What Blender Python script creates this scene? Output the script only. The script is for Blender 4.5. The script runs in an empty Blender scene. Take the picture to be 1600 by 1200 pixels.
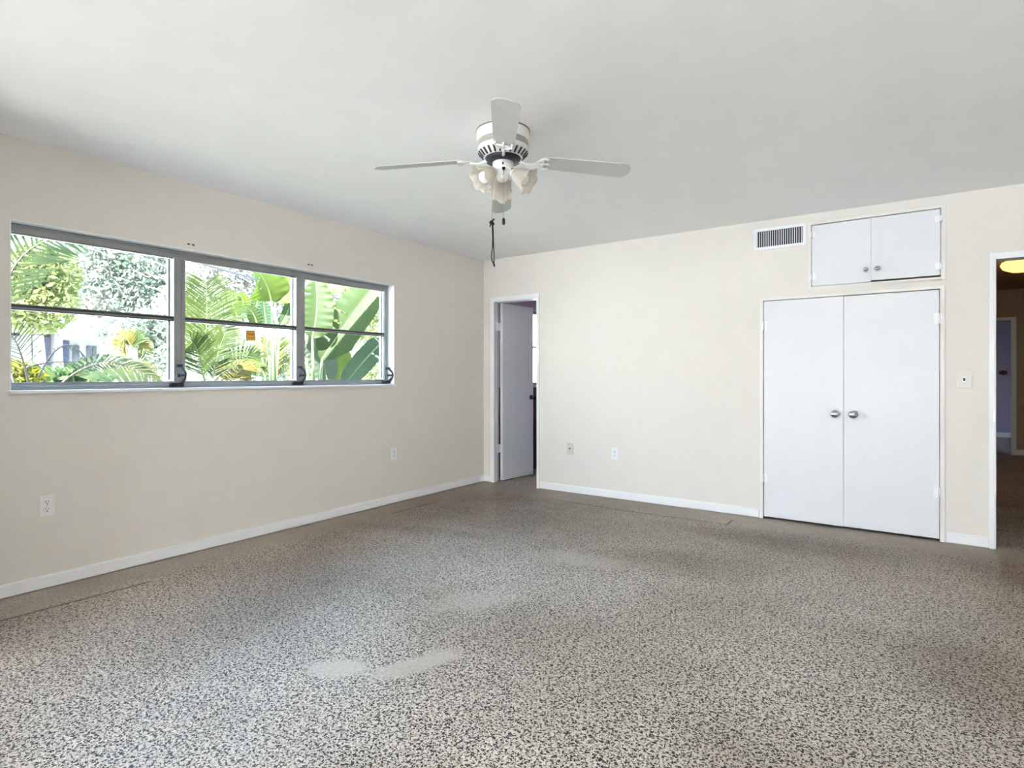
import bpy, bmesh, math, random
from mathutils import Vector, Matrix

S = bpy.context.scene
COL = S.collection
PI = math.pi
random.seed(7)

# ------------------------------------------------------------------ camera
F_PX, HORIZON, YAW = 902.4, 586.26, math.radians(35.0)
CX, CY, CH = 3.928, -5.065, 1.1726
cam = bpy.data.cameras.new('camera')
cam.sensor_width = 36.0
cam.lens = F_PX / 1600 * 36.0
cam.shift_y = -(600 - HORIZON) / 1600
cam.clip_start = 0.02
cam.clip_end = 300
cam_o = bpy.data.objects.new('camera', cam)
cam_o.location = (CX, CY, CH)
cam_o.rotation_euler = (PI / 2, 0, YAW)
COL.objects.link(cam_o)
S.camera = cam_o

# ------------------------------------------------------------------ sky, sun, exposure
S.view_settings.view_transform = 'Standard'
S.view_settings.look = 'None'
S.view_settings.gamma = 1.0
S.view_settings.use_curve_mapping = False
S.view_settings.exposure = 2.82
SKY = 0.9
world = bpy.data.worlds.new('sky')
S.world = world
world.use_nodes = True
nt = world.node_tree
nt.nodes.clear()
tc = nt.nodes.new('ShaderNodeTexCoord')
sep = nt.nodes.new('ShaderNodeSeparateXYZ')
rmp = nt.nodes.new('ShaderNodeValToRGB')
bg = nt.nodes.new('ShaderNodeBackground')
wo = nt.nodes.new('ShaderNodeOutputWorld')
nt.links.new(tc.outputs['Generated'], sep.inputs[0])
nt.links.new(sep.outputs['Z'], rmp.inputs[0])
nt.links.new(rmp.outputs[0], bg.inputs[0])
nt.links.new(bg.outputs[0], wo.inputs[0])
rmp.color_ramp.elements[0].position = 0.0
rmp.color_ramp.elements[0].color = (0.93, 0.97, 1.0, 1)
rmp.color_ramp.elements[1].position = 0.6
rmp.color_ramp.elements[1].color = (0.42, 0.66, 1.0, 1)
e = rmp.color_ramp.elements.new(0.18)
e.color = (0.78, 0.90, 1.0, 1)
bg.inputs[1].default_value = 2.6 * SKY

sun = bpy.data.lights.new('sun', 'SUN')
sun.energy = 13.0
sun.angle = math.radians(0.6)
sun.color = (1.0, 0.97, 0.93)
sun_o = bpy.data.objects.new('sun', sun)
sd = Vector((-0.30, 0.62, -0.80))           # travel direction: from behind the rear wall, over the camera's shoulder
sun_o.rotation_euler = sd.to_track_quat('-Z', 'Y').to_euler()
sun_o.location = (8, 6, 12)
COL.objects.link(sun_o)

S.cycles.use_denoising = True
S.cycles.denoiser = 'OPENIMAGEDENOISE'
S.cycles.denoising_input_passes = 'RGB_ALBEDO_NORMAL'
S.cycles.denoising_prefilter = 'ACCURATE'
S.cycles.max_bounces = 12
S.cycles.diffuse_bounces = 8
S.cycles.transparent_max_bounces = 16
S.cycles.sample_clamp_indirect = 6.0
S.cycles.caustics_reflective = False
S.cycles.caustics_refractive = False

# ------------------------------------------------------------------ helpers
def at(px, py, X):
    """point of the plane x = X seen at a pixel of the 1600x1200 photograph"""
    u = (px - 800) / F_PX
    v = -(py - HORIZON) / F_PX
    dx = -math.sin(YAW) + u * math.cos(YAW)
    dy = math.cos(YAW) + u * math.sin(YAW)
    t = (X - CX) / dx
    return Vector((X, CY + t * dy, CH + t * v))


class MB:
    """collects shapes and links them as one mesh object"""
    def __init__(self):
        self.v, self.f, self.s = [], [], []

    def add(self, verts, faces, smooth=False):
        o = len(self.v)
        self.v += [tuple(p) for p in verts]
        self.f += [tuple(i + o for i in f) for f in faces]
        self.s += [smooth] * len(faces)

    def box(self, a, b, M=None):
        x0, y0, z0 = (min(a[i], b[i]) for i in range(3))
        x1, y1, z1 = (max(a[i], b[i]) for i in range(3))
        v = [Vector(p) for p in ((x0, y0, z0), (x1, y0, z0), (x1, y1, z0), (x0, y1, z0),
                                 (x0, y0, z1), (x1, y0, z1), (x1, y1, z1), (x0, y1, z1))]
        if M is not None:
            v = [M @ p for p in v]
        self.add(v, [(0, 3, 2, 1), (4, 5, 6, 7), (0, 1, 5, 4), (1, 2, 6, 5), (2, 3, 7, 6), (3, 0, 4, 7)])

    def tube(self, pts, r, n=8, cap=True, smooth=True):
        pts = [Vector(p) for p in pts]
        rr = r if isinstance(r, (list, tuple)) else [r] * len(pts)
        rings = []
        prev = None
        for i, p in enumerate(pts):
            if i == 0:
                d = pts[1] - pts[0]
            elif i == len(pts) - 1:
                d = pts[-1] - pts[-2]
            else:
                d = pts[i + 1] - pts[i - 1]
            d.normalize()
            if prev is None:
                a = Vector((0, 0, 1)) if abs(d.z) < 0.9 else Vector((1, 0, 0))
                x = d.cross(a).normalized()
            else:
                x = (prev - d * prev.dot(d)).normalized()
            prev = x
            y = d.cross(x)
            rings.append([p + (x * math.cos(2 * PI * k / n) + y * math.sin(2 * PI * k / n)) * rr[i] for k in range(n)])
        v = [q for ring in rings for q in ring]
        f = []
        for i in range(len(pts) - 1):
            for k in range(n):
                k2 = (k + 1) % n
                f.append((i * n + k, i * n + k2, (i + 1) * n + k2, (i + 1) * n + k))
        self.add(v, f, smooth)
        if cap:
            self.add(rings[0], [tuple(range(n - 1, -1, -1))])
            self.add(rings[-1], [tuple(range(n))])

    def lathe(self, prof, n=32, M=None, fn=None, smooth=True, cap0=False, cap1=False):
        """prof: list of (radius, z); fn(angle, index) multiplies the radius"""
        v = []
        for i, (r, z) in enumerate(prof):
            for k in range(n):
                a = 2 * PI * k / n
                q = r * (fn(a, i) if fn else 1)
                p = Vector((q * math.cos(a), q * math.sin(a), z))
                v.append(M @ p if M is not None else p)
        f = []
        for i in range(len(prof) - 1):
            for k in range(n):
                k2 = (k + 1) % n
                f.append((i * n + k, i * n + k2, (i + 1) * n + k2, (i + 1) * n + k))
        self.add(v, f, smooth)
        if cap0:
            self.add(v[:n], [tuple(range(n - 1, -1, -1))])
        if cap1:
            self.add(v[-n:], [tuple(range(n))])

    def ball(self, c, r, n=16, sx=1, sy=1, sz=1):
        prof = [(r * math.sin(PI * i / 10), -r * math.cos(PI * i / 10)) for i in range(11)]
        prof[0] = (r * 0.02, -r)
        prof[-1] = (r * 0.02, r)
        M = Matrix.Translation(Vector(c)) @ Matrix.Diagonal((sx, sy, sz, 1))
        self.lathe(prof, n, M, cap0=True, cap1=True)

    def build(self, name, mat, parent=None, bevel=0.0, loc=None, solid=0.0):
        me = bpy.data.meshes.new(name)
        me.from_pydata(self.v, [], self.f)
        me.polygons.foreach_set('use_smooth', self.s)
        me.update()
        bm = bmesh.new()
        bm.from_mesh(me)
        bmesh.ops.remove_doubles(bm, verts=bm.verts, dist=1e-6)
        bmesh.ops.recalc_face_normals(bm, faces=bm.faces)
        bm.to_mesh(me)
        bm.free()
        o = bpy.data.objects.new(name, me)
        COL.objects.link(o)
        if mat is not None:
            me.materials.append(mat)
        if loc is not None:
            o.location = loc
        if parent is not None:
            o.parent = parent
        if solid:
            m = o.modifiers.new('thickness', 'SOLIDIFY')
            m.thickness = solid
        if bevel:
            m = o.modifiers.new('soft edges', 'BEVEL')
            m.width = bevel
            m.segments = 2
            m.limit_method = 'ANGLE'
        return o


def tag(o, label=None, cat=None, group=None, kind=None):
    if label:
        o['label'] = label
    if cat:
        o['category'] = cat
    if group:
        o['group'] = group
    if kind:
        o['kind'] = kind
    return o


def thing(name, label, cat, loc=(0, 0, 0), rotz=0.0, group=None):
    o = bpy.data.objects.new(name, None)
    o.empty_display_size = 0.1
    COL.objects.link(o)
    o.location = loc
    o.rotation_euler = (0, 0, rotz)
    return tag(o, label, cat, group)


def copy_thing(o, parent=None):
    c = o.copy()
    COL.objects.link(c)
    c.parent = parent
    for ch in list(o.children):
        copy_thing(ch, c)
    return c


def struct(name, mb, mat, parent=None, bevel=0.0, label=None):
    o = mb.build(name, mat, parent, bevel)
    if parent is None:
        o['kind'] = 'structure'
    if label:
        o['label'] = label
    return o


# ------------------------------------------------------------------ materials
class NT:
    def __init__(self, name):
        self.m = bpy.data.materials.new(name)
        self.m.use_nodes = True
        self.t = self.m.node_tree
        self.t.nodes.clear()
        self.out = self.n('ShaderNodeOutputMaterial')

    def n(self, kind, **kw):
        x = self.t.nodes.new(kind)
        for k, v in kw.items():
            setattr(x, k, v)
        return x

    def link(self, a, b):
        self.t.links.new(a, b)

    def val(self, x):
        return x

    def math(self, op, a, b=None, clamp=False):
        x = self.n('ShaderNodeMath', operation=op, use_clamp=clamp)
        for i, q in enumerate((a, b)):
            if q is None:
                continue
            if isinstance(q, (int, float)):
                x.inputs[i].default_value = q
            else:
                self.link(q, x.inputs[i])
        return x.outputs[0]

    def ramp(self, fac, stops, interp='LINEAR'):
        x = self.n('ShaderNodeValToRGB')
        x.color_ramp.interpolation = interp
        el = x.color_ramp.elements
        while len(el) > 1:
            el.remove(el[-1])
        for i, (p, c) in enumerate(stops):
            q = el[0] if i == 0 else el.new(p)
            q.position = p
            c = c if isinstance(c, (tuple, list)) else (c, c, c)
            q.color = (*c[:3], 1)
        self.link(fac, x.inputs[0])
        return x.outputs[0]

    def mix(self, fac, a, b, mode='MIX'):
        x = self.n('ShaderNodeMix', data_type='RGBA', blend_type=mode)
        ins = [x.inputs[0], x.inputs[6], x.inputs[7]]
        for i, q in zip(ins, (fac, a, b)):
            if isinstance(q, (int, float)):
                i.default_value = q if i.type == 'VALUE' else (q, q, q, 1)
            elif isinstance(q, (tuple, list)):
                i.default_value = (*q[:3], 1)
            else:
                self.link(q, i)
        return x.outputs[2]

    def noise(self, vec, scale, detail=2.0, rough=0.5, dist=0.0):
        x = self.n('ShaderNodeTexNoise')
        x.inputs['Scale'].default_value = scale
        x.inputs['Detail'].default_value = detail
        x.inputs['Roughness'].default_value = rough
        x.inputs['Distortion'].default_value = dist
        if vec is not None:
            self.link(vec, x.inputs['Vector'])
        return x.outputs['Fac']

    def pos(self):
        return self.n('ShaderNodeNewGeometry').outputs['Position']

    def principled(self, **kw):
        b = self.n('ShaderNodeBsdfPrincipled')
        for k, v in kw.items():
            i = b.inputs[k]
            if hasattr(v, 'is_linked') or isinstance(v, bpy.types.NodeSocket):
                self.link(v, i)
            else:
                i.default_value = (*v, 1) if isinstance(v, tuple) and len(v) == 3 else v
        return b

    def finish(self, sh):
        self.link(sh.outputs[0] if hasattr(sh, 'outputs') else sh, self.out.inputs[0])
        return self.m


def paint(name, col, rough=0.5, var=0.03, bump=0.0, spec=0.4, scale=6.0, metallic=0.0):
    t = NT(name)
    p = t.n('ShaderNodeTexCoord').outputs['Object']
    n = t.noise(p, scale, 3.0)
    c = t.ramp(n, [(0.3, tuple(q * (1 - var) for q in col)), (0.7, tuple(min(1, q * (1 + var)) for q in col))])
    b = t.principled(**{'Base Color': c, 'Roughness': rough, 'Metallic': metallic, 'Specular IOR Level': spec})
    if bump:
        k = t.n('ShaderNodeBump')
        k.inputs['Strength'].default_value = bump
        k.inputs['Distance'].default_value = 0.002
        t.link(t.noise(p, 160, 2.0), k.inputs['Height'])
        t.link(k.outputs[0], b.inputs['Normal'])
    return t.finish(b)


def leaf_mat(name, col, col2, trans=0.4, rough=0.45, scale=2.0):
    t = NT(name)
    p = t.n('ShaderNodeTexCoord').outputs['Object']
    n = t.noise(p, scale, 2.0)
    c = t.ramp(n, [(0.35, col), (0.65, col2)])
    b = t.principled(**{'Base Color': c, 'Roughness': max(rough, 0.5), 'Specular IOR Level': 0.12})
    tr = t.n('ShaderNodeBsdfTranslucent')
    t.link(c, tr.inputs[0])
    mx = t.n('ShaderNodeMixShader')
    mx.inputs[0].default_value = trans
    t.link(b.outputs[0], mx.inputs[1])
    t.link(tr.outputs[0], mx.inputs[2])
    return t.finish(mx)


def glass_mat(name, tint=(0.97, 0.99, 0.98)):
    t = NT(name)
    tr = t.n('ShaderNodeBsdfTransparent')
    tr.inputs[0].default_value = (*tint, 1)
    gl = t.n('ShaderNodeBsdfGlossy')
    gl.inputs['Roughness'].default_value = 0.02
    lw = t.n('ShaderNodeLayerWeight')
    lw.inputs['Blend'].default_value = 0.5
    fac = t.math('ADD', 0.03, t.math('MULTIPLY', 0.9, t.math('POWER', lw.outputs['Facing'], 5.0)))
    mx = t.n('ShaderNodeMixShader')
    t.link(fac, mx.inputs[0])
    t.link(tr.outputs[0], mx.inputs[1])
    t.link(gl.outputs[0], mx.inputs[2])
    return t.finish(mx)


def emit_mat(name, col, strength):
    t = NT(name)
    e = t.n('ShaderNodeEmission')
    e.inputs[0].default_value = (*col, 1)
    e.inputs[1].default_value = strength
    return t.finish(e)


def ellipse_mask(t, sx, sy, cx, cy, rx, ry, ang, soft, wob):
    """0..1 mask of an irregular blotch on the floor, in floor metres"""
    ca, sa = math.cos(ang), math.sin(ang)
    dx = t.math('SUBTRACT', sx, cx)
    dy = t.math('SUBTRACT', sy, cy)
    u = t.math('ADD', t.math('MULTIPLY', dx, ca / rx), t.math('MULTIPLY', dy, sa / rx))
    v = t.math('ADD', t.math('MULTIPLY', dx, -sa / ry), t.math('MULTIPLY', dy, ca / ry))
    d = t.math('SQRT', t.math('ADD', t.math('MULTIPLY', u, u), t.math('MULTIPLY', v, v)))
    d = t.math('ADD', d, t.math('MULTIPLY', t.math('SUBTRACT', wob, 0.5), 1.1))
    return t.math('SUBTRACT', 1.0, t.math('DIVIDE', t.math('SUBTRACT', d, 1.0 - soft), 2 * soft, clamp=True), clamp=True)


def terrazzo():
    t = NT('terrazzo')
    P = t.pos()
    s = t.n('ShaderNodeSeparateXYZ')
    t.link(P, s.inputs[0])
    sx, sy = s.outputs['X'], s.outputs['Y']
    wob = t.noise(P, 7.0, 5.0, 0.62)
    fine = t.noise(P, 30.0, 2.0)
    big = t.noise(P, 0.9, 3.0, 0.55)
    # light matrix
    base = t.ramp(t.noise(P, 60, 2.0), [(0.35, (0.56, 0.505, 0.44)), (0.65, (0.80, 0.75, 0.685))])
    base = t.mix(t.ramp(big, [(0.36, 0.0), (0.66, 0.75)]), base, (0.42, 0.36, 0.30), 'MIX')
    # dark chips: small worm-shaped flecks
    n1 = t.noise(P, 128, 1.6, 0.55, 0.9)
    n2 = t.noise(P, 80, 1.0, 0.5, 0.5)
    chips = t.math('MAXIMUM', t.ramp(n1, [(0.525, 0.0), (0.555, 1.0)]), t.ramp(n2, [(0.62, 0.0), (0.65, 1.0)]))
    chipc = t.ramp(t.noise(P, 40, 1.0), [(0.35, (0.010, 0.008, 0.006)), (0.7, (0.055, 0.042, 0.033))])
    # worn, smeary zones hide the flecks
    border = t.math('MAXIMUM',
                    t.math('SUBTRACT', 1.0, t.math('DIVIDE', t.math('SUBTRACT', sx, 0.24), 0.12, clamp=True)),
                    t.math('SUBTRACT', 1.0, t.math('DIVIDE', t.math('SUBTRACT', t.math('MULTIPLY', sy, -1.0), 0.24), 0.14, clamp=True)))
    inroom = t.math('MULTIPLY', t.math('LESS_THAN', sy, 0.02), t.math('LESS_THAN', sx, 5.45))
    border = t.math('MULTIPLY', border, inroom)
    smear = None
    for q in ((2.03, -3.575, 0.11, 0.06, 0.6, 0.3, 1.0), (2.27, -3.36, 0.19, 0.06, 1.2, 0.3, 1.0),
              (2.05, -2.73, 0.20, 0.11, 0.9, 0.5, 0.5), (2.20, -1.80, 0.28, 0.12, 0.3, 0.5, 0.5)):
        mk = t.math('MULTIPLY', ellipse_mask(t, sx, sy, *q[:6], wob), q[6])
        smear = mk if smear is None else t.math('MAXIMUM', smear, mk)
    hide = t.math('MAXIMUM', t.math('MULTIPLY', border, 0.45), t.math('MULTIPLY', smear, 0.75))
    chips = t.math('MULTIPLY', chips, t.math('SUBTRACT', 1.0, hide))
    col = t.mix(chips, base, chipc)
    col = t.mix(t.math('MULTIPLY', smear, 0.5), col, (0.44, 0.405, 0.37))
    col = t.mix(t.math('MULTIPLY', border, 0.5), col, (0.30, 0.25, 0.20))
    # brown old-glue stains
    st = None
    for q in ((1.0, -1.2, 1.3, 0.75, 0.3, 0.8), (0.95, -1.85, 0.75, 0.16, 0.25, 0.5), (1.2, -3.3, 0.35, 1.0, 0.35, 0.8), (2.6, -1.5, 0.5, 0.22, 0.2, 0.7), (0.75, -0.75, 0.6, 0.4, 0.4, 0.6),
              (3.0, -0.65, 0.9, 0.2, 0.0, 0.5), (4.35, -0.5, 0.35, 0.35, 0.0, 0.5), (4.1, -2.2, 0.2, 0.35, 0.2, 0.5)):
        mk = ellipse_mask(t, sx, sy, q[0], q[1], q[2], q[3], q[4], q[5], wob)
        st = mk if st is None else t.math('MAXIMUM', st, mk)
    col = t.mix(t.math('MULTIPLY', st, 0.5), col, (0.36, 0.29, 0.23), 'MULTIPLY')
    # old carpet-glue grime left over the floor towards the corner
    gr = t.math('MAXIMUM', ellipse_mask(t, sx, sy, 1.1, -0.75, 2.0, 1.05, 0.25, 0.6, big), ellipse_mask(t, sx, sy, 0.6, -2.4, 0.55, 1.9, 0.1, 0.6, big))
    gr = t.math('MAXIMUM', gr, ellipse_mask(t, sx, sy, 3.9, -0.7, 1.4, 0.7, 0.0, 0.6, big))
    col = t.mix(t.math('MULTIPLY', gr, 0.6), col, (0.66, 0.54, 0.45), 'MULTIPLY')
    # dark scribed cracks parallel with the walls
    def crack(a, along, c, lo, hi, w):
        off = t.math('MULTIPLY', t.math('SUBTRACT', t.noise(P, 1.1, 1.0), 0.5), 0.05)
        d = t.math('ABSOLUTE', t.math('SUBTRACT', t.math('SUBTRACT', a, c), off))
        m = t.math('LESS_THAN', t.math('ADD', d, t.math('MULTIPLY', fine, w)), w * 1.5)
        return t.math('MULTIPLY', m, t.math('MULTIPLY', t.math('GREATER_THAN', along, lo), t.math('LESS_THAN', along, hi)))
    cr = t.math('MAXIMUM', crack(sx, sy, 0.35, -4.4, -3.55, 0.010), crack(sx, sy, 0.29, -1.65, -1.05, 0.011))
    cr = t.math('MAXIMUM', cr, crack(sy, sx, -0.40, 1.2, 2.72, 0.010))
    cr = t.math('MAXIMUM', cr, crack(sx, sy, 2.70, -0.41, -0.22, 0.009))
    col = t.mix(t.math('MULTIPLY', cr, 0.8), col, (0.05, 0.04, 0.03))
    rough = t.ramp(wob, [(0.3, 0.30), (0.7, 0.50)])
    b = t.principled(**{'Base Color': col, 'Roughness': rough, 'Specular IOR Level': 0.14})
    return t.finish(b)


M = {}
M['wall'] = paint('cream_wall_paint', (0.765, 0.731, 0.682), 0.62, 0.012, 0.12)
M['ceiling'] = paint('flat_white_ceiling_paint', (0.90, 0.90, 0.90), 0.8, 0.012, 0.1, 0.2)
M['trim'] = paint('white_gloss_trim', (0.86, 0.87, 0.885), 0.35, 0.01)
M['door'] = paint('white_door_paint', (0.755, 0.77, 0.805), 0.38, 0.012)
M['jamb'] = paint('off_white_jamb_paint', (0.80, 0.78, 0.74), 0.4, 0.015)
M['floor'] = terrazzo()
M['alu'] = paint('aged_aluminium', (0.33, 0.335, 0.33), 0.42, 0.06, 0, 0.5, 9.0, 0.35)
M['alu_dark'] = paint('dark_window_gasket', (0.05, 0.052, 0.055), 0.5, 0.05)
M['glass'] = glass_mat('window_glass')
M['black'] = paint('black_iron', (0.012, 0.012, 0.014), 0.4, 0.05)
M['cord'] = paint('black_lace', (0.010, 0.010, 0.011), 0.8, 0.05)
M['chrome'] = paint('chrome', (0.66, 0.67, 0.69), 0.12, 0.01, 0, 0.5, 6.0, 1.0)
M['steel'] = paint('brushed_steel', (0.45, 0.45, 0.45), 0.35, 0.03, 0, 0.5, 6.0, 1.0)
M['knob_dark'] = paint('dark_bronze', (0.06, 0.05, 0.05), 0.25, 0.02, 0, 0.5, 6.0, 0.8)
M['plate'] = paint('white_plastic_plate', (0.84, 0.84, 0.84), 0.35, 0.01)
M['almond'] = paint('almond_plastic_plate', (0.62, 0.59, 0.54), 0.4, 0.01)
M['slot'] = paint('outlet_slot', (0.03, 0.03, 0.03), 0.6, 0.01)
M['fan_white'] = paint('white_enamel', (0.84, 0.83, 0.80), 0.28, 0.01)
M['fan_blade'] = paint('dusty_white_blade', (0.54, 0.54, 0.515), 0.42, 0.03, 0, 0.4, 12.0)
M['fan_band'] = paint('taupe_band', (0.42, 0.40, 0.36), 0.45, 0.03)
M['fan_edge'] = paint('brown_blade_edge', (0.22, 0.17, 0.14), 0.5, 0.05)
M['navy'] = paint('dark_motor_ring', (0.025, 0.027, 0.042), 0.35, 0.04)
M['maroon'] = paint('maroon_tile', (0.12, 0.022, 0.05), 0.3, 0.08)
M['mauve'] = paint('mauve_wall_paint', (0.46, 0.36, 0.42), 0.6, 0.02)
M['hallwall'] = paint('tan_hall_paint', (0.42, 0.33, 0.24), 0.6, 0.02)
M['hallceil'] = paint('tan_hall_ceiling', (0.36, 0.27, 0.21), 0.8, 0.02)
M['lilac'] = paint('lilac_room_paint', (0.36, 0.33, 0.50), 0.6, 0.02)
M['red_plaque'] = paint('dark_red_wall_box', (0.10, 0.02, 0.02), 0.5, 0.03)
M['stucco'] = paint('white_stucco', (0.17, 0.168, 0.175), 0.8, 0.03)
M['roof'] = paint('grey_roof', (0.45, 0.44, 0.43), 0.8, 0.05)
M['patio'] = paint('concrete_patio', (0.64, 0.64, 0.66), 0.85, 0.05)

# shade glass: frosted, lets light through
def frosted():
    t = NT('frosted_glass')
    b = t.principled(**{'Base Color': (0.80, 0.76, 0.70), 'Roughness': 0.3, 'Specular IOR Level': 0.5})
    tr = t.n('ShaderNodeBsdfTranslucent')
    tr.inputs[0].default_value = (0.82, 0.77, 0.70, 1)
    tp = t.n('ShaderNodeBsdfTransparent')
    m1 = t.n('ShaderNodeMixShader')
    m1.inputs[0].default_value = 0.5
    t.link(b.outputs[0], m1.inputs[1])
    t.link(tr.outputs[0], m1.inputs[2])
    m2 = t.n('ShaderNodeMixShader')
    m2.inputs[0].default_value = 0.18
    t.link(m1.outputs[0], m2.inputs[1])
    t.link(tp.outputs[0], m2.inputs[2])
    return t.finish(m2)
M['frost'] = frosted()

# ------------------------------------------------------------------ room shell
H = 2.44
RX, RY = 5.45, -10.4            # right wall and rear wall faces; rear depth invented for the light


def holes(mb, axis, c0, c1, a0, a1, z0, z1, ops):
    """a wall slab between c0..c1 along its thickness, pierced by (a0,a1,z0,z1) openings"""
    As = sorted({a0, a1, *[q for o in ops for q in o[:2] if a0 < q < a1]})
    for i in range(len(As) - 1):
        u0, u1 = As[i], As[i + 1]
        mid = (u0 + u1) / 2
        cuts = sorted((o[2], o[3]) for o in ops if o[0] <= mid <= o[1])
        z = z0
        segs = []
        for lo, hi in cuts:
            if lo > z + 1e-4:
                segs.append((z, lo))
            z = max(z, hi)
        if z < z1 - 1e-4:
            segs.append((z, z1))
        for lo, hi in segs:
            if axis == 'x':
                mb.box((c0, u0, lo), (c1, u1, hi))
            else:
                mb.box((u0, c0, lo), (u1, c1, hi))


WIN = (-4.085, -1.341, 1.085, 2.0)          # bedroom window opening (y0,y1,z0,z1)
BATHWIN = (0.62, 1.75, 1.04, 1.99)
BD = (0.12, 0.70, 0.0, 1.975)               # bathroom doorway (x0,x1,z0,z1)
ED = (4.362, 5.16, 0.0, 1.965)              # entry doorway
CL = (2.897, 4.066, 0.0, 1.783)             # closet opening
CB = (3.25, 4.073, 1.865, 2.352)            # overhead cabinet opening
T = 0.12

mb = MB()
mb.box((-0.2, -10.55, -0.12), (8.0, 9.6, 0.0))
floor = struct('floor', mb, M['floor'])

mb = MB()
mb.box((-0.2, -10.55, H), (RX + 0.15, 0.0, H + 0.14))
struct('ceiling', mb, M['ceiling'])

mb = MB()
holes(mb, 'x', -0.2, 0.0, -10.55, 0.0, 0.0, H, [WIN])
struct('wall_left', mb, M['wall'])

mb = MB()
holes(mb, 'y', 0.0, T, 0.0, RX, 0.0, H, [BD, ED, CL, CB])
struct('wall_far', mb, M['wall'])

mb = MB()
mb.box((RX, -10.55, 0.0), (RX + 0.15, T, H))
struct('wall_right', mb, M['wall'])

REAR_FILL = [(1.0, 4.3, 0.0, 2.25)]  # unseen opening added and sized to let light into the room
mb = MB()
holes(mb, 'y', -10.55, RY, 0.0, RX, 0.0, H, REAR_FILL)
struct('wall_rear', mb, M['wall'])

# unseen stub wall added behind the camera to shade the left wall
mb = MB()
mb.box((0.0, -4.72, 0.0), (0.60, -4.60, H))
struct('wall_recess', mb, M['wall'])

# roof with eaves over everything
mb = MB()
mb.box((-0.6, -11, H + 0.15), (8.4, 10.0, H + 0.30))
struct('trim_roof', mb, M['roof'])

# closet hollow behind the double doors and the cabinet
mb = MB()
mb.box((2.82, 0.74, 0.0), (4.12, 0.78, H))
mb.box((2.78, T, 0.0), (2.82, 0.78, H))
mb.box((4.12, T, 0.0), (4.16, 0.78, H))
mb.box((2.82, T, 1.80), (4.12, 0.74, 1.85))
mb.box((2.78, T, H), (4.16, 0.78, H + 0.04))
struct('wall_closet', mb, M['wall'])

# bathroom beyond the narrow door
mb = MB()
holes(mb, 'x', -0.2, 0.0, 0.0, 2.5, 0.0, H, [BATHWIN])
mb.box((0.0, 2.5, 0.0), (2.4, 2.6, H))
mb.box((2.3, T, 0.0), (2.4, 2.5, H))
struct('wall_bath', mb, M['mauve'])
mb = MB()
mb.box((-0.2, 0.0, H), (2.4, 2.6, H + 0.1))
struct('ceiling_bath', mb, M['mauve'])
mb = MB()
mb.box((0.0, T, 0.0), (0.012, 2.5, 1.03))
mb.box((0.012, 2.488, 0.0), (2.3, 2.5, 1.03))
struct('trim_bath_tile', mb, M['maroon'])

# hallway and the room at its end
mb = MB()
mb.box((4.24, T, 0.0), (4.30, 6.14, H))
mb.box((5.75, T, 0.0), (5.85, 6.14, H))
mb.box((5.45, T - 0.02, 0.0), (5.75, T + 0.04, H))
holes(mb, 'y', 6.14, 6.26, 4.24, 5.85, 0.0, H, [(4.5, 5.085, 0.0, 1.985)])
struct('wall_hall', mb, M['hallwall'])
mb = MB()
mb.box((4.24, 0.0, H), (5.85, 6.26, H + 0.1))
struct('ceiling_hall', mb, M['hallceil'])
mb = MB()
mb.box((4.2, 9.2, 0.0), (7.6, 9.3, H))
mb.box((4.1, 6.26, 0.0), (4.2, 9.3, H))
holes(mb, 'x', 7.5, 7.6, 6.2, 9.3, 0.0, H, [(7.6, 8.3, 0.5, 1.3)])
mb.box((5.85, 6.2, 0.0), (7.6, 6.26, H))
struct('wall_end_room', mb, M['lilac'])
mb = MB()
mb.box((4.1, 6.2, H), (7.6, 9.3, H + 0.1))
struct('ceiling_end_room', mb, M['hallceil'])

# baseboards
def base_run(mb, a, b, face):
    (x0, y0), (x1, y1) = a, b
    t = 0.014
    if face == 'x+':
        mb.box((x0, y0, 0.006), (x0 + t, y1, 0.066))
        mb.box((x0, y0, 0.066), (x0 + t * 0.55, y1, 0.074))
    else:
        mb.box((x0, y0 - t, 0.006), (x1, y0, 0.066))
        mb.box((x0, y0 - t * 0.55, 0.066), (x1, y0, 0.074))
mb = MB(); base_run(mb, (0.0, RY), (0.0, 0.0), 'x+')
struct('baseboard_left', mb, M['trim'], bevel=0.002)
mb = MB(); base_run(mb, (0.735, 0.0), (2.868, 0.0), 'y-'); base_run(mb, (4.10, 0.0), (4.33, 0.0), 'y-')
base_run(mb, (0.014, 0.0), (0.10, 0.0), 'y-')
struct('baseboard_far', mb, M['trim'], bevel=0.002)
mb = MB(); mb.box((5.085, 6.125, 0.0), (5.75, 6.14, 0.08)); mb.box((4.3, 9.185, 0.0), (7.5, 9.2, 0.09))
struct('baseboard_hall', mb, M['trim'])

# bathroom door casing and jamb
mb = MB()
mb.box((0.098, -0.012, 0.0), (0.15, 0.0, 2.02))
mb.box((0.70, -0.012, 0.0), (0.728, 0.0, 2.02))
mb.box((0.15, -0.012, 1.975), (0.70, 0.0, 2.02))
mb.box((0.12, -0.006, 0.0), (0.15, 0.048, 1.975))
mb.box((0.696, -0.006, 0.0), (0.70, T + 0.004, 1.975))
mb.box((0.15, -0.006, 1.969), (0.696, T, 1.975))
struct('trim_bath_door', mb, M['trim'], bevel=0.002)

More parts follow.
